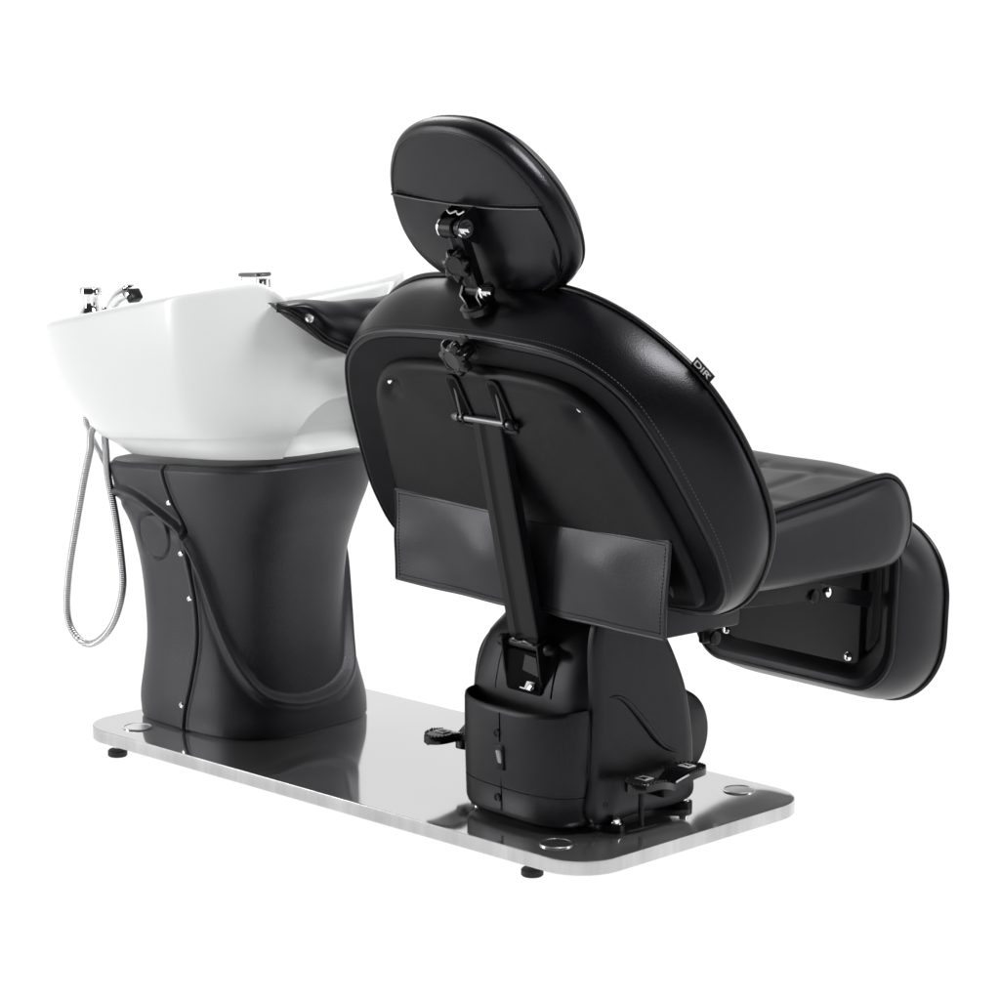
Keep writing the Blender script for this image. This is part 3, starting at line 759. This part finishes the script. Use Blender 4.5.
for x_, y_ in ((-.143, -.088), (.143, -.088), (.150, .075), (-.150, .075)):
    m = MB(FL); m.lathe((x_, y_, .011), (0, 0, -1), [(0, .0085), (.003, .0085), (.006, .006), (.0075, .003), (.0075, 0)], 20); m.build('screw', CHROME, lp)
for s_ in (-1, 1):
    m = MB(); m.box((s_*.192, .575, .322), (.008, .16, .026), Matrix.Rotation(-.25, 3, 'X'), .002); hg = m.build('hinge_arm', BLACKMETAL, leg)
    m = MB(); m.lathe((s_*.197, .542, .331), (s_, 0, 0), [(0, .0085), (.004, .0085), (.0065, .005), (.007, 0)], 20); m.build('bolt', CHROME, hg)

# ---------------- headrest
FH = cframe(-.054, .965, 27)
hO = match(mirror([(x*.97, y*.975) for x, y in [(0, .147), (.06, .141), (.115, .118), (.155, .080), (.182, .035), (.195, -.015), (.194, -.055), (.176, -.094), (.138, -.124), (.085, -.145), (.04, -.151), (0, -.152)]]))
TH = .036
rings = [ring3([(x*.3, y*.3) for x, y in hO], -.004), ring3(shrink(hO, .06), -.003), ring3(inset(hO, .018), -.001), ring3(inset(hO, .006), .0005), ring3(inset(hO, .001), .003)]
for k in range(1, 16):
    s_ = k/15; rings.append([(x, y, .003+(TH-.003)*s_) for x, y in inset(hO, -.010*math.sin(PI*(.15+.75*s_))+.004)])
for ins, t in ((.004, .004), (.011, .012), (.02, .022), (.04, .034), (.07, .040)): rings.append(ring3(inset(hO, ins) if ins < .015 else shrink(hO, ins), TH+t))
rings.append(ring3([(x*.2, y*.2) for x, y in hO], TH+.044))
m = MB(FH); m.loft(rings); head = m.build('headrest', LEATHER, chair, 70)
m = MB(FH); m.tube(ring3(inset(hO, .0015), TH+.001), .0030, 10, True); m.build('piping', PIPING, head)
m = MB(FH); m.tube(ring3(inset(hO, .007), .0004), .0012, 8, True); m.build('seam_welt', PIPING, head)
hs = ring3(inset(hO, .0105), -.0012); stitch_mesh(FH, hs+hs[:1], None, .0058, .0034, .0005).build('stitching', STITCH, head)
# rear pocket across the lower half
def hw(y):
    q = inset(hO, .012); xs = []
    for a, b in zip(q, q[1:]+q[:1]):
        if (a[1]-y)*(b[1]-y) <= 0 and abs(a[1]-b[1]) > 1e-9: xs.append(a[0]+(b[0]-a[0])*(y-a[1])/(b[1]-a[1]))
    return max([abs(x) for x in xs] or [0.001])
m = MB(FH); rows = []
for j in range(41):
    yy = .019-.155*(j/40); w_ = hw(yy); row = []
    for i in range(61):
        a = -1+2*i/60; x = a*w_
        bul = .010*(1-a**4)*math.sin(PI*min(1, .12+.88*(1-j/40)))**.7*(.3+.7*sstep(0, .5, j/40)) + .003*noise.noise(Vector((x*16, yy*16, 2)))*(1-a*a)
        yv = yy + (.0035*a*a-.002 if j == 0 else 0)
        row.append((x, yv+(.004*a*a-.0045*(a+1))*(1-j/40), -.0048-bul))
    rows.append(row+[(x, y, -.0005) for x, y, z_ in reversed(row)])
m.loft(rows); hpk = m.build('headrest_pocket', LEATHER, head, 60)
m = MB(FH); m.tube([(p[0], p[1]+.001, p[2]-.0006) for p in rows[0][:61]], .0022, 8); m.build('pocket_binding', LEATHER2, hpk)
stitch_mesh(FH, [(p[0], p[1]+.0065, -.0035) for p in rows[0][:61]], None, .0055, .0034, .0006).build('stitching', STITCH, hpk)
m = MB(FH); m.tube([(.168, -.050, -.005), (.160, -.072, -.007), (.156, -.090, -.004), (.146, -.104, -.003)], [.002, .005, .005, .002], 10); m.build('elastic_pull', FABRICK, hpk)
# adjustable double hinge carrying the headrest
UP = Vector((0, -.083, .942)); LO = Vector((0, -.043, .846)); DS = Vector((0, -.034, .818))
m = MB(); fd = FB @ Vector((0, .372, .045)); nb = (FB.to_3x3() @ Vector((0, 1, .0))).normalized()
m.lathe(FB @ Vector((0, .352, .040)), nb, [(0, .028), (.010, .028), (.0125, .024), (.013, .012), (.013, 0)], 36); hinge = m.build('headrest_hinge', KNOBP, head)
# wire-edged lower yoke
for s_ in (-1, 1):
    o_ = [(LO.y-.011, LO.z+.006), (LO.y+.011, LO.z+.006), (LO.y+.016, LO.z-.010), (DS.y+.014, DS.z+.003), (DS.y-.012, DS.z+.003), (LO.y-.016, LO.z-.008)]
    fr = Matrix(((0, 0, 1, s_*.019), (1, 0, 0, 0), (0, 1, 0, 0), (0, 0, 0, 1)))
    m = MB(); m.prism(o_, fr, -.0014, .0014, .0003); m.build('yoke_plate', BLACKMETAL, hinge)
    m = MB(); m.tube([(s_*.019, LO.y-.011, LO.z+.006), (s_*.019, LO.y-.016, LO.z-.008), (s_*.017, DS.y-.013, DS.z+.004), (0, DS.y-.014, DS.z+.0025)], .0014, 8); m.build('yoke_edge', NICKEL, hinge)
m = MB(); m.box((0, DS.y, DS.z+.004), (.036, .026, .004), None, .001); m.build('yoke_base', BLACKMETAL, hinge)
m = MB(); m.lathe((0, DS.y-.002, DS.z+.004), (0, 0, 1), [(0, .008), (.004, .008), (.006, .005), (.006, 0)], 6); m.build('nut', CHROME, hinge)
m = MB(); m.cyl((-.026, LO.y, LO.z), (.024, LO.y, LO.z), .010, 24); m.build('lower_barrel', BLACKMETAL, hinge)
def washer_stack(x, s_, c, parent):
    m = MB(); m.lathe((x, c.y, c.z), (s_, 0, 0), [(0, .0150), (.0030, .0150), (.0036, .0140), (.0036, .0095), (.0070, .0095), (.0078, .0088), (.0078, .0060), (.0125, .0060), (.0138, .0048), (.0142, 0)], 28)
    m.build('lock_nut', CHROME, parent, 25)
washer_stack(.024, 1, LO, hinge)
# arm between the two pivots
ad = (UP-LO).normalized(); an_ = Vector((0, -ad.z, ad.y)); an_ = an_ if an_.y < 0 else -an_
m = MB(); rows = []
for t, w0, w1 in ((0, .014, .006), (.12, .016, .0075), (.5, .0155, .008), (.88, .016, .008), (1, .014, .007)):
    p = LO.lerp(UP, t); rows.append([p+Vector((x, 0, 0))+an_*d for x, d in ((-w0, -w1), (-w0, w1), (-w0+.006, w1+.001), (-.003, w1-.002), (.003, w1-.002), (w0-.006, w1+.001), (w0, w1), (w0, -w1))])
m.loft(rows); m.build('hinge_arm', BLACKMETAL, hinge, 25)
m = MB(); m.cyl((-.024, UP.y, UP.z), (.005, UP.y, UP.z), .0155, 32); m.cyl((.007, UP.y, UP.z), (.020, UP.y, UP.z), .0125, 32); m.build('upper_barrel', BLACKMETAL, hinge)
m = MB(); m.lathe((-.024, UP.y, UP.z), (-1, 0, 0), [(0, .0165), (.003, .0165), (.0045, .014), (.0045, .006), (.008, .005), (.008, 0)], 32); m.build('washer', CHROME, hinge)
washer_stack(.020, 1, UP, hinge)
m = MB()
for s_ in (-.027, .022):
    fr = Matrix(((0, 0, 1, s_), (1, 0, 0, 0), (0, 1, 0, 0), (0, 0, 0, 1)))
    m = MB(); m.prism(spline([(UP.y-.016, UP.z-.004), (UP.y-.008, UP.z+.016), (UP.y+.004, UP.z+.026), (UP.y+.022, UP.z+.03), (UP.y+.030, UP.z-.02), (UP.y+.006, UP.z-.018)], 40), fr, -.0014, .0014, .0004); m.build('upper_yoke', BLACKMETAL, hinge, 30)
m = MB(); m.tube(spline([(-.020, UP.y+.000, UP.z+.026), (-.010, UP.y-.003, UP.z+.022), (0, UP.y+.001, UP.z+.025), (.010, UP.y-.003, UP.z+.021), (.020, UP.y, UP.z+.026)], 30, False), .0017, 8); m.build('spring_wire', NICKEL, hinge)
km = LO.lerp(UP, .42)
dirk = Vector((.22, -.90, -.16)).normalized()
q = dirk.to_track_quat('Z', 'Y').to_matrix().to_4x4()
star_knob(Matrix.Translation(km+Vector((-.008, .004, .004))) @ q @ Matrix.Rotation(.3, 4, 'Z'), .0245, .016, .016).build('star_knob', KNOBP, hinge)

# ---------------- foot flange and pedals: bolted square to the platform
RZ = Matrix.Translation((0, .170, 0)) @ Matrix.Rotation(math.radians(6), 4, 'Z')
hf = [(.0, .135), (.06, .13), (.105, .118), (.128, .118), (.148, .113), (.152, .098), (.143, .085), (.130, .075), (.118, .05), (.112, .0), (.112, -.03), (.125, -.05), (.150, -.058), (.160, -.073), (.152, -.090), (.130, -.094), (.10, -.090), (.06, -.105), (0, -.11)]
m = MB(RZ); fo = spline(mirror(hf), 200)
m.loft([ring3(fo, .0006), ring3(fo, .011), ring3(inset(fo, .0015), .0125), ring3([(x*.3, y*.3) for x, y in fo], .0128)])
flange = m.build('mounting_flange', BLACKMETAL, chair, 40)
for x_, y_ in ((.148, -.076), (.140, .101), (-.148, -.076), (-.140, .101)):
    m = MB(RZ); m.lathe((x_, y_, .0125), (0, 0, 1), [(0, .0095), (.0015, .0095), (.0018, .0075), (.0075, .0070), (.0095, .005), (.0095, 0)], 20); m.build('bolt', CHROME, flange)
for s_ in (1, -1):
    fr = RZ @ Matrix.Translation((s_*.212-.020-(.012 if s_ < 0 else 0), -.008, .076))
    def ped_sec(y, w, ins):
        z = .020*(abs(y)/.085)**1.6-.012*math.exp(-(y/.02)**2); return z
    m = MB(fr); rows = []
    for i in range(41):
        y = -.088+.176*i/40; w = .027*min(1, max(.001, (1-abs(y/.0885)**5)))**.5*(1-.28*math.exp(-(y/.022)**2)); z = .013*math.sin(min(1, abs(y)/.05)*PI/2)-.004-.05*max(0, abs(y)-.06)
        rows.append([(-w, y, z-.009), (-w, y, z+.002), (-w+.002, y, z+.004), (0, y, z+.0045), (w-.002, y, z+.004), (w, y, z+.002), (w, y, z-.009), (0, y, z-.011)])
    m.loft(rows)
    pd = m.build('foot_pedal', KNOBP, chair, 40)
    # gripping teeth round the pads
    for e in (-1, 1):
        m = MB(fr)
        for k in range(13):
            a = PI*k/12; px, py = .0240*math.cos(a), e*(.058+.026*math.sin(a)); zz = .009-.05*max(0, abs(py)-.06)
            m.box((px, py, zz+.0045), (.0028, .0028, .003), None, .0004)
        for k in range(5):
            for q_ in (-1, 1): m.box((q_*.0240, e*(.030+.006*k), .0105+.001*k), (.0028, .0028, .003), None, .0004)
        m.build('grip_teeth', KNOBP, pd)
    for e in (-1, 1):
        m = MB(fr); m.box((0, e*.052, .0145), (.022, .020, .0012), Matrix.Rotation(e*-.02, 3, 'X'), .0004); ic = m.build('pedal_badge', WHITEPRINT, pd)
        m = MB(fr)
        if e < 0: m.box((0, e*.052, .0154), (.010, .008, .0006), None, 0); m.box((0, e*.052-.0055, .0154), (.014, .0018, .0006), None, 0)
        else:
            for q_ in (-.006, 0, .006): m.box((q_, e*.052, .0154), (.0022, .010, .0006), None, 0)
            m.box((0, e*.052, .0154), (.014, .002, .0007), None, 0)
        m.build('badge_symbol', BLACKMETAL, ic)
    m = MB(fr); m.box((0, 0, -.014), (.018, .030, .020), None, .003); m.box((-s_*.045, 0, -.018), (.085, .022, .014), None, .003)
    if s_ > 0: m.cyl((-s_*.012, -.045, -.066), (-s_*.012, -.045, .002), .0045, 12)
    m.build('pedal_stem', BLACKMETAL, pd)
offset_children(chair, (0, -CY, 0))

# ================================================================== CAMERA
cam = bpy.data.cameras.new('camera'); co = bpy.data.objects.new('camera', cam); C.objects.link(co)
yaw, pitch, roll = -.7805, .166, .0009
dv = Vector((math.sin(yaw)*math.cos(pitch), math.cos(yaw)*math.cos(pitch), -math.sin(pitch)))
rv = Vector((math.cos(yaw), -math.sin(yaw), 0)); uv = rv.cross(dv)
co.matrix_world = Matrix(((rv.x, uv.x, -dv.x, 3.9955), (rv.y, uv.y, -dv.y, -2.9498), (rv.z, uv.z, -dv.z, 1.2324), (0, 0, 0, 1)))
cam.sensor_width = 36; cam.lens = 36*2.791004; cam.clip_end = 500
bpy.context.scene.camera = co

# ================================================================== LIGHT
w = bpy.data.worlds.new('World'); bpy.context.scene.world = w; w.use_nodes = True
N = w.node_tree.nodes; L = w.node_tree.links; bg = N['Background']
tc = N.new('ShaderNodeTexCoord'); sx_ = N.new('ShaderNodeSeparateXYZ')
# invented surround graded for its light: white behind and below, dark behind the camera
dot = N.new('ShaderNodeVectorMath'); dot.operation = 'DOT_PRODUCT'; dot.inputs[1].default_value = (-.70, .71, 0)
L.new(tc.outputs['Generated'], dot.inputs[0]); L.new(tc.outputs['Generated'], sx_.inputs[0])
mr = N.new('ShaderNodeMapRange'); mr.interpolation_type = 'SMOOTHSTEP'; mr.inputs['From Min'].default_value = -.1; mr.inputs['From Max'].default_value = .55
mr.inputs['To Min'].default_value = .04; mr.inputs['To Max'].default_value = 1.06
L.new(dot.outputs['Value'], mr.inputs['Value'])
lo_ = N.new('ShaderNodeMapRange'); lo_.interpolation_type = 'SMOOTHSTEP'; lo_.inputs['From Min'].default_value = 0; lo_.inputs['From Max'].default_value = -.04
lo_.inputs['To Min'].default_value = 0; lo_.inputs['To Max'].default_value = 1.12
L.new(sx_.outputs['Z'], lo_.inputs['Value'])
hi = N.new('ShaderNodeMapRange'); hi.interpolation_type = 'SMOOTHSTEP'; hi.inputs['From Min'].default_value = .03; hi.inputs['From Max'].default_value = .12
hi.inputs['To Min'].default_value = 1; hi.inputs['To Max'].default_value = .80
L.new(sx_.outputs['Z'], hi.inputs['Value']); ml = N.new('ShaderNodeMath'); ml.operation = 'MULTIPLY'; L.new(mr.outputs['Result'], ml.inputs[0]); L.new(hi.outputs['Result'], ml.inputs[1])
mx = N.new('ShaderNodeMath'); mx.operation = 'MAXIMUM'; L.new(ml.outputs[0], mx.inputs[0]); L.new(lo_.outputs['Result'], mx.inputs[1])
cb = N.new('ShaderNodeCombineColor')
for c_ in ('Red', 'Green', 'Blue'): L.new(mx.outputs[0], cb.inputs[c_])
L.new(cb.outputs['Color'], bg.inputs['Color']); bg.inputs['Strength'].default_value = 1.0

def area(name, loc, target, sx, sy, power, spread=180):
    l = bpy.data.lights.new(name, 'AREA'); l.shape = 'RECTANGLE'; l.size = sx; l.size_y = sy; l.energy = power; l.spread = math.radians(spread)
    o = bpy.data.objects.new(name, l); C.objects.link(o); o.location = loc
    o.rotation_euler = (Vector(target)-Vector(loc)).to_track_quat('-Z', 'Y').to_euler(); return o
area('softbox_left', (-1.5, -2.0, 1.0), (.5, .25, .45), .6, 1.7, 38)
area('softbox_top', (2.5, .5, 3.3), (.9, .2, .6), 1.6, 1.3, 160)
area('softbox_back', (-1.3, 1.1, 2.7), (.6, .2, .7), 1.2, .9, 26)
area('softbox_right', (3.5, 2.2, 1.1), (1.0, .4, .5), 1.0, 1.4, 17)

sc = bpy.context.scene
sc.render.engine = 'CYCLES'
sc.view_settings.view_transform = 'Standard'; sc.view_settings.look = 'None'; sc.view_settings.exposure = 0; sc.view_settings.gamma = 1
sc.render.resolution_x = 1024; sc.render.resolution_y = 1024
